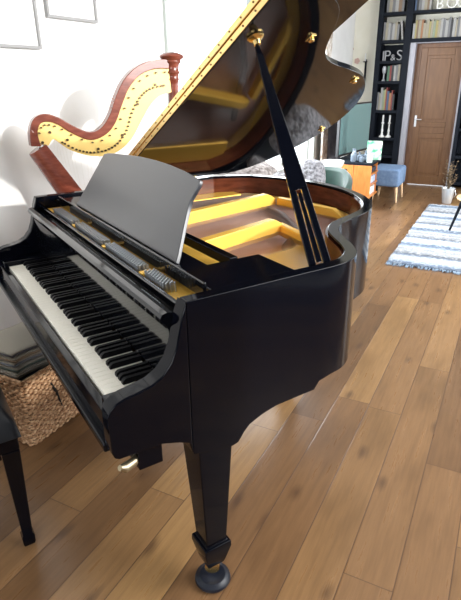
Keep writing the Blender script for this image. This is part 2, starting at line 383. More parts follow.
LETM = mat('white_letter', (.66, .66, .62), .5); LETG = mat('grey_letter', (.27, .27, .28), .5)
def letter(ch, b, z, size, m, label, group, a=6.93):
    cu = bpy.data.curves.new('letter', 'FONT'); cu.body = ch; cu.size = size; cu.extrude = .012; cu.offset = -size*.008
    t = bpy.data.objects.new('tmp', cu); C.objects.link(t); dg = bpy.context.evaluated_depsgraph_get()
    me = bpy.data.meshes.new_from_object(t.evaluated_get(dg)); bpy.data.objects.remove(t); me.materials.clear(); me.materials.append(m)
    zmin = min(v.co.y for v in me.vertices)
    o = bpy.data.objects.new('letter', me); C.objects.link(o); o.location = P(a, b, z - zmin)
    o.rotation_euler = (PI/2, 0, RZ); return tag(o, label, 'letter', group)
for i, (ch, lb) in enumerate((('B', 'letter B starting the word BOOK'), ('O', 'letter O right after the B of BOOK'), ('O', 'second letter O of BOOK, next to the K'), ('K', 'letter K ending the word BOOK'))):
    letter(ch, (.862+i*.130), 2.401, .185, LETM, 'white decorative '+lb+' on the high shelf', 'BOOK letters', 6.91)
for i, (ch, lb) in enumerate((('P', 'letter P standing'), ('&', 'ampersand sign standing between P and S'), ('S', 'letter S standing'))):
    letter(ch, [.212, .312, .392][i], 1.777, [.20, .12, .20][i], LETG, f'grey decorative {lb} in the narrow bookcase column', 'P & S letters', 6.95)
letter('I', .185, 1.776, .19, LETG, 'thin grey upright letter left of the P in the narrow column', 'P & S letters', 6.95)
# small things in the bookcase
mb = MB().lathe([(.028, 0), (.028, .01), (.012, .03), (.01, .09), (.03, .12), (.034, .17), (.02, .2)], n=16)
o = mb.build('goblet', mat('grey_glass', (.35, .36, .38), .15)); o.location = P(6.97, .235, 1.5012); tag(o, 'small grey goblet left of the books below the letters', 'goblet')
CNDL = mat('white_candle', (.82, .82, .80), .5)
for b, lab in ((.285, 'left'), (.385, 'right')):
    t = thing('candlestick', f'tall white candlestick, the {lab} one of the pair in the bookcase', 'candlestick', P(6.97, b, .7012), RZ, 'white candlesticks')
    MB().lathe([(.045, 0), (.045, .012), (.02, .03), (.013, .07), (.018, .10), (.011, .13), (.011, .19), (.022, .205), (.022, .215)], n=18).build('holder', CNDL, t)
    MB().lathe([(.013, .216), (.013, .32), (.003, .325)], n=12).build('candle', CNDL, t)
for i, (b, cn, wd) in enumerate(((1.42, 'tan', .16), (1.62, 'cream', .2))):
    o = MB().box((0, 0, 0), (wd, .18, .2)).build('storage_box', BM[cn], bevel=.004); o.location = P(6.94, b, .8612); o.rotation_euler = (0, 0, RZ)
    tag(o, f'{cn} storage box on the shelf right of the door, {"nearest the door" if i == 0 else "away from the door"}', 'box', 'boxes right of the door')

# ------------------------------------------------------------------ grand piano
ZO = .03
K0, K1 = .1445, 1.455
XT, XB = 1.573, -.008
ZR = 1.024
PC = Vector((.8, .7, 0)); LIFT = .015
GP = thing('grand_piano', 'black lacquered baby grand piano with raised lid on the oak floor', 'piano', PC+Vector((0, 0, LIFT)))
def pp(mb, name, m, bevel=0, parent=None, **kw):
    if parent is None: return mb.build(name, m, GP, bevel=bevel, off=-PC, **kw)
    return mb.build(name, m, parent, bevel=bevel, **kw)
OUT = [(1.573, .60), (1.573, .70), (1.560, .775), (1.515, .845), (1.445, .895), (1.365, .935), (1.295, .975), (1.235, 1.035), (1.195, 1.12), (1.165, 1.21), (1.12, 1.31), (1.05, 1.395), (.96, 1.465), (.84, 1.525), (.69, 1.562), (.54, 1.566), (.40, 1.545), (.25, 1.495), (.12, 1.42), (.045, 1.33), (XB, 1.20)]
curve = [(p.x, p.y) for p in catmull([(x, y, 0) for x, y in OUT], 6)]
out = [(XT, .211), (XT, .30), (XT, .42), (XT, .52)] + curve + [(XB, .9), (XB, .6), (XB, .211)]
def offset(pl, d):
    res = []
    for i, (x, y) in enumerate(pl):
        a = pl[max(i-1, 0)]; b = pl[min(i+1, len(pl)-1)]; tx, ty = b[0]-a[0], b[1]-a[1]; l = math.hypot(tx, ty)
        res.append((x - ty/l*d, y + tx/l*d))
    return res
def sidebot(y):
    prof = [(.20, .56), (.355, .53), (.375, .56), (.40, .585), (.45, .605), (.50, .615), (.655, .62), (.66, .645), (.72, .655)]
    if y <= prof[0][0]: return prof[0][1]
    for (a, za), (b, zb) in zip(prof, prof[1:]):
        if y <= b: return za+(zb-za)*(y-a)/(b-a)
    return .655
def densify(pl, step=.02):
    r = []
    for a, b in zip(pl, pl[1:]):
        n = max(1, int(math.hypot(b[0]-a[0], b[1]-a[1])/step))
        r += [(a[0]+(b[0]-a[0])*k/n, a[1]+(b[1]-a[1])*k/n) for k in range(n)]
    return r+[pl[-1]]
od = densify(out); inn = offset(od, .040)
mb = MB(); rings = []
for (o_, i_) in zip(od, inn):
    zb = sidebot(o_[1]) if (o_[0] > 1.5 or o_[0] < .05) else .655
    rings.append([Vector((*o_, zb)), Vector((*o_, ZR)), Vector((*i_, ZR)), Vector((*i_, zb))])
mb.loft(rings); pp(mb, 'case_rim', LACP, bevel=.0025)
# mahogany inner face of the rim
i1 = offset(od, .0405); i2 = offset(od, .048)
pp(MB().loft([[Vector((*a, .87)), Vector((*a, ZR-.012)), Vector((*b, ZR-.012)), Vector((*b, .87))] for a, b in zip(i1, i2) if a[1] > .59]), 'inner_rim', MAHOG)
# case floor / soundboard / plate
def fill(pl, z0, z1): return MB().prism(pl, z0, z1, lambda u, v, d: Vector((u, v, d)))
sb = offset(out, .050)
pp(fill([p for p in sb if p[1] >= .30] + [(XB+.05, .30)][:0], .875, .885), 'soundboard', SNDB)
pp(MB().box((XB+.04, .19, .60), (XT-.04, .60, .64)).box((XB+.05, .6, .66), (1.12, .66, .70)), 'keybed', LACP)
# iron plate: front web, outer border, struts
pw = MB().box((XB+.052, .232, .965), (XT-.055, .262, .992))        # front flange, in front of the tuning pins
pp(MB().box((XB+.052, .242, .93), (XT-.055, .60, .968)), 'pin_block_plate', GOLDP, bevel=.003)
b1 = offset(od, .050); b2 = offset(od, .105)
sel = [(a, b) for a, b in zip(b1, b2) if a[1] > .60]
pp(MB().loft([[Vector((*a, .90)), Vector((*a, .925)), Vector((*b, .915)), Vector((*b, .90))] for a, b in sel]), 'plate_border', GOLDP, bevel=.003)
def strut(p0, p1, w, z0, z1, crank=None):
    pts = [Vector((*p0, 0)), Vector((*p1, 0))]; d = (pts[1]-pts[0]).normalized(); n = Vector((-d.y, d.x, 0))*w/2
    L = (pts[1]-pts[0]).length
    prof = [(0, z0), (L, z0), (L, z1-.03), (L-.06, z1), (0, z1)]
    return MB().prism(prof, -1, 1, lambda u, v, k: pts[0]+d*u+n*k+Vector((0, 0, v)))
for p0, p1, w_ in (((.60, .56), (.43, 1.32), .042), ((1.00, .56), (.875, 1.03), .042)):
    pp(strut(p0, p1, w_, .912, .985), 'plate_strut', GOLDP, bevel=.005)
pp(strut((.46, 1.335), (.88, 1.40), .035, .912, .962), 'plate_web', GOLDP, bevel=.006)
pp(strut((.86, 1.035), (1.20, .985), .035, .905, .955), 'plate_web', GOLDP, bevel=.006)
pp(MB().box((.04, .62, .893), (.16, 1.30, .935)), 'plate_web', GOLDP, bevel=.006)
pp(MB().prism([(1.16, .605), (1.50, .605), (1.49, .72), (1.36, .84), (1.20, .96), (1.10, .97)], .893, .925, lambda u, v, d: Vector((u, v, d))), 'plate_web', GOLDP, bevel=.006)
pp(MB().tube([(.30, 1.30, .905), (.62, 1.25, .905), (.90, 1.12, .905), (1.06, .92, .905)], .016, 8, flat=1.4), 'bridge', MAHOG)
# strings and felts
mb = MB()
random.seed(5)
for k in range(150):
    x = .12+k*(1.30/150); u = k/150
    y1 = 1.42 if x < .85 else 1.42-(x-.85)*.95
    mb.tube([(x, .60, .932), (x-.10*(1-u)*0, y1, .925)], .0011 if k > 30 else .002, 3, cap=False)
o = pp(mb, 'strings', STRW); o['kind'] = 'stuff'
pp(MB().box((.12, .605, .905), (1.50, .635, .93)), 'string_felt', REDFELT)
# tuning pins visible between the front rail and the desk shelf
mb = MB()
for k in range(150):
    x = .20+k*.0078
    zz = .5*(k % 2)
    if any(abs(x-c) < .018 for c in (.50, .86, 1.2)): continue
    for r in range(3): mb.tube([(x+r*.0026, .251+(r+zz)*.0125, .968), (x+r*.0026, .248+(r+zz)*.0125, .998)], .0029, 6)
o = pp(mb, 'tuning_pins', PINS); o['kind'] = 'stuff'
for k, x in enumerate((.50, .86, 1.2)): pp(MB().box((x-.014, .244, .9685), (x+.014, .298, .985)), 'plate_lug', GOLDP, bevel=.004)
# front rails
pp(MB().box((XB+.041, .225, .90), (XT-.041, .241, .984)), 'front_rail', LAC, bevel=.004)
pp(MB().box((XB+.041, .211, .90), (XT-.041, .2245, .955)), 'action_rail', LACP, bevel=.003)
# music shelf and desk
pp(MB().box((.10, .3105, .992), (1.345, .405, 1.018)), 'desk_shelf', LACP, bevel=.003)
pp(MB().box((.10, .300, .985), (1.50, .310, 1.032)), 'desk_shelf_lip', LAC, bevel=.004)
pp(MB().box((XB+.042, .300, .985), (XB+.12, .60, 1.012)), 'side_shelf', LACP, bevel=.003)
pp(MB().box((1.348, .305, .992), (XT-.042, .585, 1.022)), 'side_shelf', LACP, bevel=.003)
pp(MB().box((.10, .48, .995), (1.345, .51, 1.026)), 'desk_rail', LACP, bevel=.003)
DT = math.atan2(.21, .105)
def deskpt(u, v, d): # u along x, v up the desk, d thickness
    return Vector((u, .325+v*math.cos(DT)+d*math.sin(DT), 1.022+v*math.sin(DT)-d*math.cos(DT)))
bot = [(.296, 0), (1.287, 0)]
rightE = [(1.281, .026), (1.266, .07), (1.251, .115), (1.241, .154), (1.233, .191), (1.240, .215), (1.249, .243), (1.245, .257)]
top = [(1.138, .271), (1.026, .278), (.906, .281), (.776, .279), (.654, .273), (.51, .264), (.45, .258), (.415, .250)]
leftE = [(.394, .207), (.366, .145), (.328, .065)]
pp(MB().prism(bot+rightE+top+leftE, 0, .014, deskpt), 'music_desk', SATIN, bevel=.003)
pp(MB().tube([(.75, .495, 1.028), (.75, .40, 1.15)], .006, 8), 'desk_strut', LACP)
# fallboard
prof = [(.184, .757), (.184, .93), (.178, .945), (.166, .957), (.162, .968), (.168, .978), (.182, .982), (.200, .978), (.206, .965), (.203, .75)]
pp(MB().prism(prof, XB+.0525, K1+.062, lambda u, v, d: Vector((d, u, v))), 'fallboard', LAC, angle=12)
# keys
g = (K1-K0)/52
for k in range(52):
    x0 = K0+g*k+.0005; x1 = x0+g-.0010
    pp(MB().box((x0, .0235, .722), (x1, .182, .745)), 'white_key', IVORY, bevel=.0012)
names = [('ABCDEFG')[k % 7] for k in range(52)]
for k in range(51):
    if names[k] in 'ACDFG':
        xc = K0+g*(k+1); y0, y1 = .082, .182
        ring = lambda z, hw, ya: [Vector((xc-hw, ya, z)), Vector((xc+hw, ya, z)), Vector((xc+hw, y1, z)), Vector((xc-hw, y1, z))]
        pp(MB().loft([ring(.7455, .0080, y0), ring(.756, .0078, y0+.001), ring(.7625, .0066, y0+.010)]), 'black_key', EBONY, bevel=.001)
for x0, x1 in ((XB+.0525, K0-.0015), (K1+.0015, K1+.062)):
    pp(MB().box((x0, .004, .70), (x1, .183, .765)), 'key_block', LACP, bevel=.005)
# key slip and front of the keybed
pp(MB().box((XB+.0525, -.006, .655), (K1+.062, .018, .738)), 'key_slip', LACP, bevel=.004)
pp(MB().box((XB+.0525, -.022, .628), (K1+.062, .19, .654)), 'key_frame', LACP, bevel=.005)
# cheek arms (outline in y, z)
arm = [(.211, ZR), (.196, .985), (.186, .945), (.176, .905), (.160, .868), (.135, .838), (.105, .822), (.07, .814), (.03, .808), (.005, .800), (-.012, .785), (-.018, .765), (-.018, .66), (-.012, .642), (.0, .635), (.12, .632), (.17, .615), (.20, .60), (.2105, .56)]
for x0, x1 in ((XB, XB+.052), (XT-.052, XT)):
    pp(MB().prism(arm, x0, x1, lambda u, v, d: Vector((d, u, v))), 'cheek_arm', LACP, bevel=.005, seg=3)
pp(MB().box((1.475, .055, .562), (1.556, .125, .630)), 'lyre_block', LACP, bevel=.003)
pp(MB().tube([(1.50, .10, .612), (1.525, .075, .600), (1.545, .045, .590), (1.558, .015, .592), (1.562, .0, .602)], [.007, .010, .013, .014, .008], 12), 'brass_hook', mat('dull_brass', (.42, .36, .24), .45, 1))
# legs
def leg(x, y, top, flare=1):
    xt, yt = x, y; x += .018; y -= .006
    def sq(z, h):
        k = max(0, (z-.178)/(top-.178)); cx = x+(xt-x)*k; cy_ = y+(yt-y)*k
        return [Vector((cx-h, cy_-h, z)), Vector((cx+h, cy_-h, z)), Vector((cx+h, cy_+h, z)), Vector((cx-h, cy_+h, z))]
    o = pp(MB().loft([sq(.075, .028), (sq(.09, .033)), sq(.155, .048), sq(.175, .047), sq(.178, .036), sq(top, .058)]), 'leg', LACP, bevel=.004)
    MB().lathe([(.040, .0), (.056, .003), (.060, .010), (.058, .018), (.048, .022), (.044, .026), (.040, .027), (.02, .020)], (x, y, -LIFT), 28).build('caster_cup', mat('caster_cup_blue_black', (.006, .009, .018), .4) if 'caster_cup_blue_black' not in bpy.data.materials else bpy.data.materials['caster_cup_blue_black'], o)
    MB().tube([(x-.009, y+.006, .050), (x+.009, y-.006, .050)], .024, 18).lathe([(.018, .060), (.018, .084)], (x, y, 0), 14).build('caster', BRASS, o)
    return o
leg(1.514, .285, .60); leg(.10, .33, .60); leg(.66, 1.25, .66)
# lyre with pedals
mb = MB(); mb.box((.72, .34, .10), (.92, .42, .16)); mb.box((.75, .36, .16), (.775, .40, .60)); mb.box((.865, .36, .16), (.89, .40, .60)); mb.box((.70, .33, .575), (.94, .43, .60))
ly = pp(mb, 'lyre', LACP, bevel=.003)
for x in (.76, .82, .88): MB().box((x-.012, .26, .09), (x+.012, .35, .102)).build('pedal', BRASS, ly, bevel=.004)
# lid  (local: x from hinge, y as piano, z up; turned up about the spine)
TH = .471; HX, HZ = .02, 1.032
lid_o = offset([p for p in od if p[1] >= .60 and p[0] > .03], -.012)
poly = [(0, .602)] + [(XT+.012-HX, .602)] + [(x-HX, y) for x, y in lid_o if y > .62] + [(0, 1.30)]
lid = MB().prism(poly, 0, .022, lambda u, v, d: Vector((u, v, d))).build('lid', LAC, GP, bevel=.002)
lid.location = Vector((HX, 0, HZ))-PC; lid.rotation_euler = (0, -TH, 0)
MB().prism([(0, .602), (XT+.012-HX, .602), (XT+.012-HX, .95), (XT-.01-HX, .975), (0, .975)], .027, .049, lambda u, v, d: Vector((u, v, d))).build('front_lid_flap', LAC, lid, bevel=.002)
mb = MB(); mb.box((0.01, .5975, .003), (XT-HX, .6015, .0215)).box((0.01, .5975, .0275), (XT-HX, .6015, .046))
mb.tube([(0.01, .595, .0245), (XT-HX, .595, .0245)], .0028, 8).build('long_hinge', BRASS, lid)
mb = MB()
for k in range(22):
    x = .05+k*.07
    for z in (.012, .037): mb.tube([(x, .5974, z), (x, .5955, z)], .0028, 8)
mb.build('hinge_screws', mat('dark_screw', (.15, .10, .04), .4, 1), lid)
mb = MB(); mb.lathe([(.024, 0), (.026, -.006), (.020, -.012), (.013, -.016), (.011, -.028), (.006, -.030)], (1.374-HX, .652, 0), 18).build('prop_socket', BRASS, lid)
for s_, y_ in ((1.375, .862), (1.10, 1.30), (.60, 1.535)):
    MB().box((s_-HX-.018, y_-.010, -.004), (s_-HX+.018, y_+.010, 0)).lathe([(.010, -.004), (.010, -.012), (.006, -.015)], (s_-HX, y_, 0), 12).build('lid_bumper', BRASS, lid, bevel=.001)
for y_ in (.74, 1.06):
    pp(MB().tube([(XB-.006, y_-.035, ZR+.006), (XB-.006, y_+.035, ZR+.006)], .006, 10).box((XB+.001, y_-.033, ZR+.0005), (XB+.030, y_+.033, ZR+.003)), 'spine_hinge', BRASS)
# lid prop: tapered stick with a slot holding the short stick
pb, pt = Vector((1.520, .700, .985)), Vector((1.374*math.cos(TH)+.006, .655, HZ+1.354*math.sin(TH)-.026))
d = (pt-pb).normalized(); sidev = Vector((0.55, 0.83, 0)); sidev = (sidev-d*sidev.dot(d)).normalized(); nv = d.cross(sidev)
L = (pt-pb).length
def stick(u0, u1, l0, l1, a0, a1, t):
    def q(l, a): return pb+d*l+sidev*a
    r0 = [q(l0, a0[0])+nv*t, q(l0, a0[1])+nv*t, q(l0, a0[1])-nv*t, q(l0, a0[0])-nv*t]
    r1 = [q(l1, a1[0])+nv*t, q(l1, a1[1])+nv*t, q(l1, a1[1])-nv*t, q(l1, a1[0])-nv*t]
    return r0, r1
mb = MB()
for args in (((0, .0), (.31, .0), 0, .03, (-.028, .028), (-.028, .028)), ):
    r0, r1 = stick(0, 0, 0, .03, (-.034, .034), (-.034, .034), .010); mb.loft([r0, r1])
r0, r1 = stick(0, 0, .0301, .26, (-.034, -.011), (-.0275, -.008), .010); mb.loft([r0, r1])
r0, r1 = stick(0, 0, .0301, .26, (.011, .034), (.008, .0275), .010); mb.loft([r0, r1])
r0, r1 = stick(0, 0, .2601, L-.04, (-.0275, .0275), (-.010, .010), .010); r2 = stick(0, 0, L-.04, L, (0, 0), (-.006, .006), .006)[1]; mb.loft([r0, r1, r2])
prop = pp(mb, 'lid_prop', LACP, bevel=.002)
r0, r1 = stick(0, 0, .035, .25, (-.008, .008), (-.005, .005), .007); MB().loft([r0, r1]).build('short_prop', LACP, prop, bevel=.001)
pp(MB().box((1.485, .67, .96), (1.532, .73, .984)), 'prop_block', LACP, bevel=.003)

# ------------------------------------------------------------------ harp (plane x = HXP, outline in y, z)
HXP = -.25
HB = Vector((HXP, .95, 0))
HP = thing('harp', 'brown wooden harp with yellow neck plate against the white wall', 'harp', HB)
def ray(px, py): return fwd + r_*((px-230.5)/525.66) + u_*((300-py)/525.66)
def yz(px, py):
    dd = ray(px, py); t = (HXP-CAM.x)/dd.x; q = CAM+dd*t; return (q.y, q.z)
def hp(mb, name, m, **kw): return mb.build(name, m, HP, off=-HB, **kw)
outer = [yz(*q) for q in ((30, 146), (28.6, 130), (33, 118), (44, 113.5), (57, 117), (72, 125.5), (88, 131.5), (99, 128), (108, 115), (114, 97), (122, 80), (134.5, 67), (150, 60.5), (167, 59))]
innr = [yz(*q) for q in ((40, 146), (36.5, 133), (39, 124), (46, 121.5), (56, 124), (71, 133), (89, 139.7), (104, 134.5), (113.7, 123), (120, 106), (127, 89), (137.5, 76), (152, 69.4), (167, 69))]
ou = [(p.x, p.y) for p in catmull([(*q, 0) for q in outer], 5)]; iu = [(p.x, p.y) for p in catmull([(*q, 0) for q in innr], 5)]
hp(MB().loft([[Vector((HXP-.028, *a)), Vector((HXP+.028, *a)), Vector((HXP+.028, *b)), Vector((HXP-.028, *b))] for a, b in zip(ou, iu)]), 'neck', HARPW, bevel=.004)
low = [yz(*q) for q in ((41, 143), (47, 145.5), (52, 139), (59, 143), (69, 149.5), (86, 155), (103, 155.5), (117, 151), (130, 139), (140, 121), (149, 105), (158, 96), (167, 93), (170, 92))]
iu2 = [(p.x, p.y) for p in catmull([(*q, 0) for q in innr], 5)]; lu = [(p.x, p.y) for p in catmull([(*q, 0) for q in low], 5)]
hp(MB().loft([[Vector((HXP+.012, *a)), Vector((HXP+.020, *a)), Vector((HXP+.020, *b)), Vector((HXP+.012, *b))] for a, b in zip(iu2, lu)]), 'neck_plate', HARPY, bevel=.001)
pins = [yz(*q) for q in ((61, 142), (75, 149), (89, 152), (104, 150), (116, 143), (125, 130), (130, 113), (138, 98), (148, 89), (162, 85.5))]
pc = catmull([(*q, 0) for q in pins], 4)
PINM = mat('harp_pin', (.10, .07, .04), .35, .7)
for q in pc: hp(MB().tube([(HXP+.020, q.x, q.y), (HXP+.030, q.x, q.y)], .0055, 8), 'tuning_disc', PINM)
mid = [((a[0]*.86+b[0]*.14), (a[1]*.86+b[1]*.14)) for a, b in zip(iu2, lu)][6::3]
for q in mid: hp(MB().tube([(HXP+.020, *q), (HXP+.034, *q)], .0045, 8), 'tuning_pin', PINM)
for q in [((a[0]*.45+b[0]*.55), (a[1]*.45+b[1]*.55)) for a, b in zip(iu2, lu)][3::9]: hp(MB().tube([(HXP+.020, *q), (HXP+.028, *q)], .007, 8), 'plate_bolt', PINM)
# column
cy, cz = yz(171.5, 55); 
prof = [(.05, .16), (.045, .22), (.034, .26), (.031, .4), (.030, 1.2), (.030, cz-.15), (.032, cz-.135), (.038, cz-.125), (.034, cz-.115), (.034, cz-.10), (.045, cz-.09), (.036, cz-.078), (.040, cz-.05), (.052, cz-.035), (.050, cz-.028), (.066, cz-.016), (.070, cz-.006), (.066, cz), (.045, cz+.012), (.01, cz+.014)]
hp(MB().lathe(prof, (HXP, cy, 0), 28), 'column', HARPW, angle=50)
# sound box from the shoulder down to the foot of the column
s0, s1 = Vector((HXP, .335, yz(40, 146)[1])), Vector((HXP, cy-.12, .14)); dd = (s1-s0).normalized(); nn = Vector((0, -dd.z, dd.y))
if nn.z < 0: nn = -nn                       # toward the strings
rings = []
for t in [k/10 for k in range(11)]:
    c_ = s0.lerp(s1, t); w_ = .045+.13*t**.8; dp = .075+.075*t
    ring = [c_+nn*.02+Vector((w_, 0, 0)), c_+nn*.02-Vector((w_, 0, 0))]
    for k in range(9):
        a = PI*k/8; ring.append(c_+Vector((-w_*math.cos(a), 0, 0)) - nn*(dp*math.sin(a)))
    rings.append(ring)
hp(MB().loft(rings), 'sound_box', HARPW, bevel=.002)
hp(MB().box((HXP-.17, cy-.30, 0.02), (HXP+.17, cy+.07, .15)), 'base', HARPW, bevel=.015)
for sx in (-.13, .13):
    for dy in (-.26, .03): hp(MB().lathe([(.022, 0), (.028, .01), (.02, .021)], (HXP+sx, cy+dy, 0), 14), 'foot', HARPW)
for k in range(30):
    t = (k+1)/31.5; a = s0.lerp(s1, t)+nn*.021; j = min(len(lu)-1, int(8+t*(len(lu)-12))); b = lu[j]
    hp(MB().tube([a, (HXP+.016, b[0], b[1])], .0005, 4), 'string', mat('gut', (.8, .78, .72), .5) if 'gut' not in bpy.data.materials else bpy.data.materials['gut'])

# ------------------------------------------------------------------ frames on the left wall
FRM = mat('frame_grey', (.25, .25, .25), .4); PRN = noisy('pale_print', (.74, .74, .74), (.80, .80, .79), .6, ns=9)
for (a0, a1, z0, z1, lab) in ((.12, .748, 1.712, 2.32, 'larger framed pale print at the photo\'s top left corner'), (.822, 1.238, 1.875, 2.40, 'smaller framed pale print on the wall above the harp')):
    t = thing('framed_picture', lab, 'picture', P((a0+a1)/2, B0, z0), RZ)
    am, w2, h = 0, (a1-a0)/2, z1-z0; f = .016
    MB().box((.002, -w2, 0), (.024, w2, f)).box((.002, -w2, h-f), (.024, w2, h)).box((.002, -w2, f), (.024, -w2+f, h-f)).box((.002, w2-f, f), (.024, w2, h-f)).build('frame', FRM, t, bevel=.002)
    MB().box((.003, -w2+f, f), (.010, w2-f, h-f)).build('print', PRN, t)

# ------------------------------------------------------------------ curtains at the left window
def curtain(a0, a1, z0, z1, b, m, folds, amp, name, lab, tie=None):
    def f(u, v):
        c = u-.5; k = 1
        if tie: k = 1-.55*math.exp(-((v-tie)/.2)**2)
        a = (a0+a1)/2+c*(a1-a0)*k
        return P(a, b+amp*math.sin(u*folds*2*PI)+amp*.3*math.sin(v*5+u*9), z0+(z1-z0)*v)
    o = MB().grid(folds*8, 14, f).build(name, m, solid=.003, angle=180)
    return tag(o, lab, 'curtain')
SHEER = mat('white_sheer', (.86, .86, .85), .8)
g_ = N(SHEER); tr = g_.n('ShaderNodeBsdfTranslucent'); tr.inputs[0].default_value = (.9, .9, .88, 1)
mx = g_.n('ShaderNodeMixShader', {0: .5}); g_.t.links.new(g_.b.outputs[0], mx.inputs[1]); g_.t.links.new(tr.outputs[0], mx.inputs[2]); g_.t.links.new(mx.outputs[0], g_.t.nodes['Material Output'].inputs[0])
curtain(2.30, 2.95, .06, 2.72, B0+.07, SHEER, 7, .022, 'curtain', 'white sheer curtain at the near end of the window, behind the lid', .45)
BRZ = noisy('bronze_pattern', (.30, .22, .15), (.78, .76, .72), .6, ns=14)
curtain(5.50, 5.75, .04, 2.6, B0+.10, BRZ, 4, .02, 'curtain', 'narrow bronze and white patterned curtain left of the television')
GRC = noisy('dark_grey_cloth', (.10, .10, .12), (.17, .17, .20), .8, ns=7)
curtain(5.78, 6.45, .04, 1.45, B0+.10, GRC, 6, .025, 'curtain', 'dark grey curtain hanging behind the television')
ROD = MB().tube([P(5.72, B0+.10, 1.46), P(6.5, B0+.10, 1.46)], .008, 8).build('curtain_rod', DARKW); tag(ROD, 'thin dark rod carrying the dark grey curtain', 'curtain rod')

# ------------------------------------------------------------------ console, tv and what stands there
CZ = .575
CN = thing('sideboard', 'orange teak sideboard with open shelves beside the blue ottoman', 'sideboard', P(5.0, .25), RZ)
x0, x1, y1 = -.12, .37, .42
cp = lambda mb, n, m, **k: mb.build(n, m, CN, **k)
cp(MB().box((x0, 0, .15), (x1, y1, .172)).box((x0, 0.022, .172), (x0+.02, y1, CZ-.025)).box((x0+.02, y1-.015, .172), (x1-.02, y1, CZ-.025)), 'carcass', ORWOOD, bevel=.003)
cp(MB().box((x0, 0, CZ-.0248), (x1, y1, CZ)), 'top', DARKW, bevel=.003)
cp(MB().box((x1-.22, .022, .172), (x1-.2, y1-.015, CZ-.025)), 'divider', ORWOOD)
cp(MB().box((x0+.001, 0, .174), (x1-.225, .02, CZ-.027)), 'door', ORWOOD, bevel=.003); cp(MB().box((x1-.221, 0, .174), (x1-.001, .02, CZ-.027)), 'door', ORWOOD, bevel=.003)
for z in (.30, .43): cp(MB().box((x1-.2, .022, z), (x1-.002, y1-.016, z+.012)), 'shelf', ORWOOD)
for xx in (x0+.05, x1-.05):
    for yy in (.04, y1-.05): cp(MB().tube([(xx, yy, 0), (xx, yy, .15)], .013, 8), 'leg', DARKW)
for i, z in enumerate((.172, .312, .442)):
    o = MB().box((x1-.18, .04, 0), (x1-.03, y1-.04, [.09, .085, .06][i])).build('magazine_stack', [mat('white_papers', (.74, .74, .74), .6), mat('blue_papers', (.42, .48, .62), .6), mat('dark_papers', (.03, .03, .04), .5)][i], bevel=.002)
    o.location = P(5.0, .25, z+.0005); o.rotation_euler = (0, 0, RZ); tag(o, ['white', 'pale blue', 'black'][i]+' stack of papers on the sideboard\'s '+['lowest', 'middle', 'upper'][i]+' open shelf', 'papers', 'papers in the sideboard')
TB = thing('tv_bench', 'low black bench carrying the television, behind the orange sideboard', 'bench', P(5.85, .28), RZ)
MB().box((-.25, -.41, .50), (.19, .33, .535)).build('top', DARKW, TB, bevel=.003)
for xx in (-.23, .17):
    for yy in (-.39, .31): MB().box((xx-.02, yy-.02, 0), (xx+.02, yy+.02, .4995)).build('leg', DARKW, TB)
t0, t1 = P(5.46, .165), P(6.22, .415)
t0 = P(5.2, .13); t1 = P(6.2, .275)
dv = t1-t0; ang = math.atan2(dv.y, dv.x); tl = dv.length
TV = thing('television', 'large flat television with a pale teal screen beside the bookcase', 'television', Vector((*(t0+dv/2).xy, .536)), ang)
ZT = CZ+.01-.536
MB().box((-tl/2, 0.0, ZT+.02), (tl/2, .035, ZT+.66)).build('casing', mat('tv_black', (.012, .012, .014), .3), TV, bevel=.003)
scr = mat('tv_screen', (.10, .18, .185), .12, ior=1.6); MB().box((-tl/2+.018, -.002, ZT+.045), (tl/2-.018, -.0003, ZT+.642)).build('screen', scr, TV)
MB().box((-.06, .0, .012), (.06, .03, ZT+.019)).box((-.2, -.09, 0), (.2, .10, .012)).build('stand', DARKW, TV)
# bowl
BS = thing('plant_stand', 'small dark stand carrying the white bowl, before the sideboard', 'stand', P(4.6, .25), RZ)
MB().box((-.14, -.14, .52), (.14, .14, .54)).build('top', DARKW, BS, bevel=.003)
for sx in (-.12, .12):
    for sy in (-.12, .12): MB().box((sx-.01, sy-.01, 0), (sx+.01, sy+.01, .5195)).build('leg', DARKW, BS)
b_ = P(4.6, .25, .5412)
o = MB().lathe([(.075, 0), (.105, .02), (.135, .075), (.14, .105), (.134, .105), (.125, .07), (.09, .018), (.01, .014)], n=28, sy=.9).build('bowl', mat('white_ceramic', (.62, .62, .60), .3)); o.location = b_; tag(o, 'wide white bowl in front of the television and sideboard', 'bowl')
GLS = mat('grey_blue_glass', (.16, .20, .25), .12, ior=1.5)
for i, (a, b, r, h) in enumerate(((5.10, .36, .034, .16), (5.20, .41, .03, .11), (5.12, .46, .034, .09), (5.28, .47, .03, .12), (5.25, .34, .028, .14))):
    o = MB().lathe([(r*.8, 0), (r, .01), (r, h*.55), (r*.45, h*.7), (r*.4, h*.9), (r*.55, h)], n=16).build('glass_bottle', GLS); o.location = P(a, b, CZ+.001)
    tag(o, ['tall grey glass bottle at the left end of the sideboard', 'medium grey glass bottle amid the sideboard bottles', 'squat grey glass jar at the sideboard\'s front', 'grey glass bottle closest to the green picture book', 'slim grey glass bottle right under the television'][i], 'bottle', 'glassware on the sideboard')
GB = noisy('green_cover', (.05, .30, .16), (.75, .75, .72), .5, ns=13, detail=1)
o = MB().box((-.10, 0, 0), (.085, .012, .235)).build('picture_book', GB, bevel=.001); o.location = P(5.33, .565, CZ+.003); o.rotation_euler = (-.18, .0, RZ+.15); tag(o, 'green and white picture book leaning upright on the sideboard', 'book')
o = MB().lathe([(.034, 0), (.036, .09), (.032, .1)], n=16).build('cup', mat('mint', (.62, .72, .66), .4)); o.location = P(5.12, .56, CZ+.001); tag(o, 'pale mint cup in front of the green picture book', 'cup')

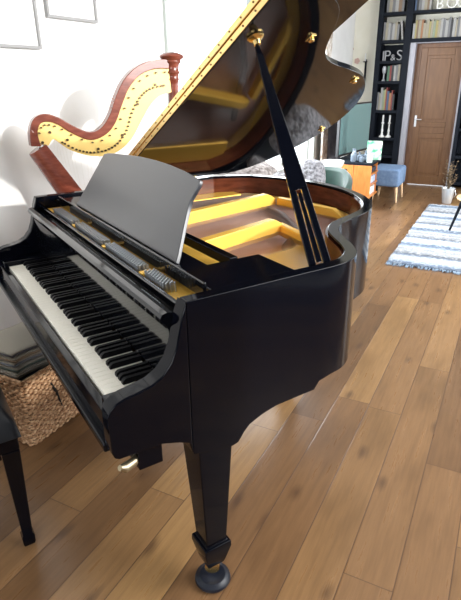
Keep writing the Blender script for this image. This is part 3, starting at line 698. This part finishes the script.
# ottoman
BLUE = noisy('blue_felt', (.11, .18, .30), (.15, .23, .37), .9, ns=30)
OT = thing('ottoman', 'square blue fabric ottoman on pale wooden legs by the sideboard', 'ottoman', P(5.80, .675), RZ)
MB().box((-.19, -.22, .20), (.19, .24, .44)).build('cushion', BLUE, OT, bevel=.035, seg=4)
for sx in (-.14, .15):
    for sy in (-.17, .19): MB().tube([(sx, sy, .20), (sx*1.12, sy*1.12, 0)], [.021, .013], 12).build('leg', LWOOD, OT)

# green armchair with fur cushion, seen over the piano rim
GRN = noisy('green_velvet', (.003, .034, .024), (.007, .060, .040), .7, ns=9, sheen=.5)
AC = thing('armchair', 'dark green velvet tub armchair behind the piano\'s tail', 'armchair', P(3.2, .52), RZ)
def shell(r0, r1, z0f, h0, h1):
    mb = MB(); rings = []
    for k in range(25):
        t = k/24; a = math.radians(-200+220*t) + PI*.0; s = abs(2*t-1)
        top = h1-(h1-h0)*max(0, (s-.45)/.55)**1.3
        c, sn = math.cos(a), math.sin(a)
        rings.append([Vector((r0*c, r0*sn, .20)), Vector((r1*c, r1*sn, .20)), Vector((r1*1.08*c, r1*1.08*sn, top-.03)), Vector(((r0+r1)/2*1.08*c, (r0+r1)/2*1.08*sn, top)), Vector((r0*1.06*c, r0*1.06*sn, top-.03))])
    return mb.loft(rings)
o = shell(.24, .31, 0, .62, .75).build('back', GRN, AC, bevel=.01); o.rotation_euler = (0, 0, math.radians(190))
MB().lathe([(.26, .20), (.275, .30), (.27, .40), (.24, .44), (.02, .45)], n=28).build('seat', GRN, AC)
for sx in (-.2, .2):
    for sy in (-.2, .2): MB().tube([(sx, sy, .21), (sx*1.2, sy*1.2, 0)], [.018, .012], 10).build('leg', DARKW, AC)
def fluff(center, rad, m, name, rz=0, seed=1, tilt=0):
    random.seed(seed); mb = MB(); n, k = 22, 14; vs = []; fs = []
    for i in range(k+1):
        ph = PI*i/k
        for j in range(n):
            th = 2*PI*j/n; e = .55
            def sg(v, p): return math.copysign(abs(v)**p, v)
            rr = 1+random.uniform(-.06, .06)
            vs.append(Vector((rad[0]*sg(math.sin(ph), e)*sg(math.cos(th), e)*rr, rad[1]*sg(math.sin(ph), e)*sg(math.sin(th), e)*rr, rad[2]*math.cos(ph)*rr)))
    for i in range(k):
        for j in range(n): fs.append((i*n+j, i*n+(j+1) % n, (i+1)*n+(j+1) % n, (i+1)*n+j))
    o = mb.add(vs, fs).build(name, m, sub=1, angle=180); o.location = center; o.rotation_euler = (tilt, 0, rz); return o
o = fluff(P(3.10, .50, .665), (.13, .10, .195), FUR, 'cushion', RZ, 2, -.3); tag(o, 'fluffy grey fur cushion propped on the green armchair', 'cushion')
# second seat with a fur throw and a white cabinet, left of it
CH = thing('lounge_chair', 'low dark chair draped with grey fur near the window', 'chair', P(2.02, .80), RZ)
MB().box((-.28, -.28, .30), (.28, .28, .42)).build('seat', DARKW, CH, bevel=.03)
MB().box((-.36, -.26, .30), (-.285, .26, .84)).build('backrest', DARKW, CH, bevel=.03)
for sx in (-.24, .24):
    for sy in (-.24, .24): MB().tube([(sx, sy, .30), (sx, sy, 0)], .016, 8).build('leg', DARKW, CH)
o = fluff(P(2.02, .625, .71), (.085, .26, .20), FUR, 'fur_throw', RZ, 4); tag(o, 'grey fur throw leaning on the backrest of the low dark chair', 'throw')
WT = thing('side_table', 'small white side table between the fur chair and green armchair', 'table', P(3.0, -.0+.0), RZ)
WT.location = P(3.22, -.07)
MB().box((-.18, -.22, .68), (.18, .22, .72)).build('top', WHITEP, WT, bevel=.005); MB().box((-.16, -.20, .45), (.16, .20, .679)).build('drawer_box', WHITEP, WT, bevel=.004)
for sx in (-.15, .15):
    for sy in (-.18, .18): MB().box((sx-.018, sy-.018, 0), (sx+.018, sy+.018, .449)).build('leg', WHITEP, WT)
o = MB().box((-.10, -.15, 0), (.10, .15, .012)).build('magazine', mat('pale_blue_cover', (.5, .6, .8), .4), bevel=.002); o.location = P(3.2, -.07, .7215); o.rotation_euler = (0, 0, RZ+.4); tag(o, 'pale blue magazine lying on the white side table', 'magazine')

o = fluff(P(2.02, .98, .58), (.20, .24, .14), FUR, 'fur_cushion', RZ, 6); tag(o, 'grey sheepskin heaped on the seat of the low dark chair', 'sheepskin')
HM = thing('hamper', 'dark fabric hamper against the window wall under a fur throw', 'hamper', P(2.46, .13), RZ)
MB().lathe([(.17, 0), (.20, .02), (.215, .62), (.21, .64), (.02, .645)], n=28).build('body', GRC, HM)
MB().tube([(.205, -.05, .52), (.235, 0, .50), (.205, .05, .52)], .008, 8).build('handle', DARKW, HM)
FURB = noisy('brown_grey_fur', (.09, .075, .07), (.36, .33, .32), .95, ns=34, bump=.8)
o = fluff(P(2.46, .13, .785), (.25, .23, .125), FURB, 'fur_throw', RZ, 12); tag(o, 'brown-grey fur throw piled on the dark hamper', 'throw')
o = fluff(P(2.69, .60, .18), (.12, .12, .165), mat('pale_blue_cloth', (.55, .62, .78), .8), 'pouf', RZ, 8); tag(o, 'pale blue pouf on the floor between the two armchairs', 'pouf')

# ------------------------------------------------------------------ wall decorations on the far wall
TEAL = noisy('teal_shell', (.07, .26, .30), (.20, .45, .50), .5, ns=12)
def onA(px, py, a):
    dd = ray(px, py); t = (F*a-CAM).dot(F)/dd.dot(F); return CAM+dd*t
c0 = onA(348, 29, 7.14)
o = MB().lathe([(.001, -.16), (.03, -.15), (.052, -.09), (.058, 0), (.052, .09), (.03, .15), (.001, .16)], n=20, sy=.25).build('wall_ornament', TEAL); o.location = c0; o.rotation_euler = (0, .12, RZ); tag(o, 'oval teal ornament hanging on the cream wall beside the lid', 'ornament')
PNK = mat('pale_pink', (.62, .42, .36), .6)
for i, (px, py) in enumerate(((344, 47), (351, 49), (357, 61))):
    c0 = onA(px, py, 7.13); mb = MB()
    for k in range(5):
        a = 2*PI*k/5; mb.lathe([(.004, -.004), (.022, 0), (.004, .004)], (0, 0, 0), 10)
        for v in mb.v[-30:]: v.x += .022*math.cos(a); v.y += .022*math.sin(a)
    o = mb.build('paper_flower', PNK); o.location = c0; o.rotation_euler = (PI/2, 0, RZ); tag(o, 'small pink paper flower on the cream wall, '+['under the teal ornament', 'middle of the three', 'nearest the black sconce'][i], 'ornament', 'pink wall flowers')
c0 = onA(365, 68, 7.10)
SC = thing('wall_sconce', 'slim black wall sconce between the lid and the bookcase', 'sconce', c0, RZ)
MB().box((-.012, .015, -.24), (.012, .045, .12)).build('back_plate', DARKW, SC, bevel=.002); MB().lathe([(.03, .0), (.034, .012), (.01, .014)], (0, -.02, .08), 14).box((-.006, -.02, .07), (.006, .02, .08)).build('arm', DARKW, SC)
MB().lathe([(.011, .0945), (.011, .2), (.003, .204)], (0, -.02, 0), 12).build('candle', CNDL, SC)

# ------------------------------------------------------------------ rug, stool, plant at the right
RG = thing('rug', 'shaggy blue, grey and white striped rug on the oak floor', 'rug', P(3.0, 1.28), RZ)
random.seed(11)
def rugf(u, v):
    j = .012
    return Vector((u*1.7+ (random.uniform(-j, j) if u in (0, 1) else 0), v*2.6, .014+random.uniform(-.005, .005)))
rg = MB().grid(90, 140, rugf)
o = rg.build('pile', RUGM, RG, solid=.02, angle=180)
mb = MB()
for k in range(400):
    x = random.uniform(0, 1.7); y = random.choice((0, 2.6)); sgn = -1 if y == 0 else 1; l = random.uniform(.02, .05); dx = random.uniform(-.015, .015)
    mb.tube([(x, y-sgn*.01, .014), (x+dx*.5, y+sgn*l*.5, .012), (x+dx, y+sgn*l, .004)], [.005, .004, .002], 4)
o = mb.build('fringe', mat('fringe_blue', (.30, .40, .52), .95), RG); o['kind'] = 'stuff'
ST = thing('side_table', 'round light wood table on slanted black legs on the rug', 'table', P(4.2, 1.93, .029), RZ)
MB().lathe([(.20, .365), (.235, .372), (.24, .385), (.235, .395), (.01, .396)], n=40).build('table_top', LWOOD, ST)
for k in range(3):
    a = math.radians(158+120*k); MB().tube([(.19*math.cos(a), .19*math.sin(a), .364), (.29*math.cos(a), .29*math.sin(a), .002)], [.018, .012], 12).build('leg', DARKW, ST)
PT = thing('potted_plant', 'dried leafy plant in a small zinc bucket at the rug corner', 'plant', P(5.85, 1.455), RZ)
MB().lathe([(.055, 0), (.058, .005), (.082, .185), (.087, .19), (.087, .2), (.078, .2), (.075, .17), (.01, .165)], n=24).build('bucket', mat('zinc', (.62, .65, .67), .35, .6), PT)
MB().tube([(.083, 0, .17), (.10, 0, .12), (.078, 0, .08)], .004, 6).build('bucket_handle', STEEL, PT)
random.seed(21); mb = MB(); m2 = MB()
for k in range(26):
    a = random.uniform(0, 2*PI); l = random.uniform(.12, .38); sp = random.uniform(.02, .10)
    p0 = Vector((0, 0, .16)); p1 = Vector((sp*math.cos(a)*.5, sp*math.sin(a)*.5, .16+l*.6)); p2 = Vector((sp*math.cos(a), sp*math.sin(a), .16+l))
    m2.tube([p0, p1, p2], [.003, .0025, .0015], 5)
    for q in range(4):
        c_ = p1.lerp(p2, q/3); b_ = random.uniform(0, 2*PI); d1 = Vector((math.cos(b_), math.sin(b_), .5)).normalized(); s1_ = d1.cross(Vector((0, 0, 1))).normalized(); ll = random.uniform(.03, .05)
        mb.add([c_, c_+d1*ll*.5+s1_*.012, c_+d1*ll, c_+d1*ll*.5-s1_*.012, c_+d1*ll*.5+Vector((0, 0, .004))], [(0, 1, 4), (1, 2, 4), (2, 3, 4), (3, 0, 4)])
mb.build('leaves', noisy('dry_leaf', (.08, .055, .03), (.30, .20, .11), .8, ns=8), PT, solid=.0015); m2.build('stems', mat('stem', (.10, .07, .04), .8), PT)

# ------------------------------------------------------------------ bench, basket and papers at the left
LEATH = mat('black_leather', (.008, .009, .012), .38)
BE = thing('piano_bench', 'black piano bench with tufted leather seat at left edge', 'bench', (.76, -.37, 0))
MB().box((-.30, -.16, .42), (.305, .195, .475)).build('apron', LACP, BE, bevel=.006)
def seatf(u, v):
    x = -.31+.63*u; y = -.17+.375*v
    e = min(min(u, 1-u)*2, min(v, 1-v)*1.6)
    puff = (min(1, e*6))**.5*.092
    t = math.cos(u*4*2*PI)*math.cos(v*3*2*PI)
    return Vector((x, y, .478+puff+.008*t*(e > .12)))
g_s = MB().grid(40, 30, seatf)
n1 = len(g_s.v); base = [Vector((v.x, v.y, .4755)) for v in g_s.v[:41]]
o = g_s.build('seat_cushion', LEATH, BE, angle=80, solid=0)
MB().box((-.309, -.169, .4755), (.319, .204, .480)).build('seat_board', LEATH, BE, bevel=.002)
for sx in (-.27, .275):
    for sy in (-.13, .165):
        def sq(z, h): return [Vector((sx-h, sy-h, z)), Vector((sx+h, sy-h, z)), Vector((sx+h, sy+h, z)), Vector((sx-h, sy+h, z))]
        MB().loft([sq(0, .018), sq(.012, .021), sq(.04, .022), sq(.05, .017), sq(.4195, .029)]).build('leg', LACP, BE, bevel=.003)

BK = thing('basket', 'square woven wicker basket under the keyboard', 'basket', P(-.10, .195), RZ)
hb, ha, hh = .19, .195, .335
def weave(mb, p0, du, L, n, hgt, rows, nrm):
    for r in range(rows):
        z = hgt*(r+.5)/rows
        for k in range(n):
            c = p0+du*(L*(k+.5)/n)+Vector((0, 0, z)); s_ = .006 if (k+r) % 2 else -.001
            ln = L/n*.52; hh2 = hgt/rows*.52
            c = c+nrm*s_
            ring = []
            pts = [c-du*ln-nrm*.004, c-du*ln*.5+nrm*.003, c+nrm*.005, c+du*ln*.5+nrm*.003, c+du*ln-nrm*.004]
            mb.tube(pts, [hh2*.55, hh2*.9, hh2, hh2*.9, hh2*.55], 6, flat=1)
mb = MB()
for p0, du, L_, nrm in ((Vector((-hb, -ha, 0)), Vector((1, 0, 0)), 2*hb, Vector((0, -1, 0))), (Vector((hb, -ha, 0)), Vector((0, 1, 0)), 2*ha, Vector((1, 0, 0))), (Vector((-hb, ha, 0)), Vector((1, 0, 0)), 2*hb, Vector((0, 1, 0))), (Vector((-hb, -ha, 0)), Vector((0, 1, 0)), 2*ha, Vector((-1, 0, 0)))):
    weave(mb, p0+Vector((0, 0, .003)), du, L_, 18, hh-.006, 24, nrm)
mb.build('woven_wall', WICK, BK, angle=80)
MB().box((-hb+.004, -ha+.004, .002), (hb-.004, ha-.004, .012)).box((-hb+.002, -ha+.002, .012), (-hb+.008, ha-.002, hh-.01)).box((hb-.008, -ha+.002, .012), (hb-.002, ha-.002, hh-.01)).box((-hb+.008, -ha+.002, .012), (hb-.008, -ha+.008, hh-.01)).box((-hb+.008, ha-.008, .012), (hb-.008, ha-.002, hh-.01)).build('lining', mat('basket_dark', (.05, .025, .012), .9), BK)
MB().tube([(hb, -ha, hh), (hb, ha, hh), (-hb, ha, hh), (-hb, -ha, hh), (hb, -ha, hh)], .008, 8).build('rim', WICK, BK)
# dark vertical slit of the handle cord
MB().tube([(hb+.0125, -.055, .27), (hb+.0135, -.03, .20), (hb+.0125, -.005, .10)], [.003, .007, .002], 8).build('handle_slit', mat('slit_black', (.01, .008, .006), .8), BK)

# magazines and sheet music piled in and on the basket
PM = [mat('mag_%d' % i, c, .35) for i, c in enumerate(((.10, .10, .11), (.32, .30, .28), (.05, .07, .10), (.42, .38, .33), (.09, .12, .10), (.22, .24, .28), (.30, .22, .14), (.06, .06, .07)))]
descr = ['charcoal', 'grey', 'dark blue', 'beige', 'dark green', 'slate', 'brown', 'black']
random.seed(9)
for k in range(8):
    z = .247+k*.0255; L_, W_ = .325, .27+random.uniform(-.02, .01); rz = RZ+random.uniform(-.07, .07)
    amp = .010; ph = 1.0
    def f1(u, v, L_=L_, W_=W_, amp=amp, ph=ph): return Vector(((u-.5)*W_, (v-.5)*L_, amp*math.sin(v*PI*1.6+ph)+.004*math.sin(u*5+ph)))
    o = MB().grid(10, 16, f1).build('magazine', PM[k], solid=.009, angle=60); o.location = P(-.10, .19, z); o.rotation_euler = (0, 0, rz)
    def f2(u, v): p = f1(u, v); return Vector((p.x*.975, p.y*.985, p.z+.0085))
    MB().grid(10, 16, f2).build('pages', PAGE, o, solid=.007, angle=60)
    pos = 'bottom of the pile' if k == 0 else 'top of the pile' if k == 7 else f'{ORD[k]} up in the pile'
    tag(o, f'{descr[k]} magazine filling the wicker basket, {pos}', 'magazine', 'magazines piled in the basket')
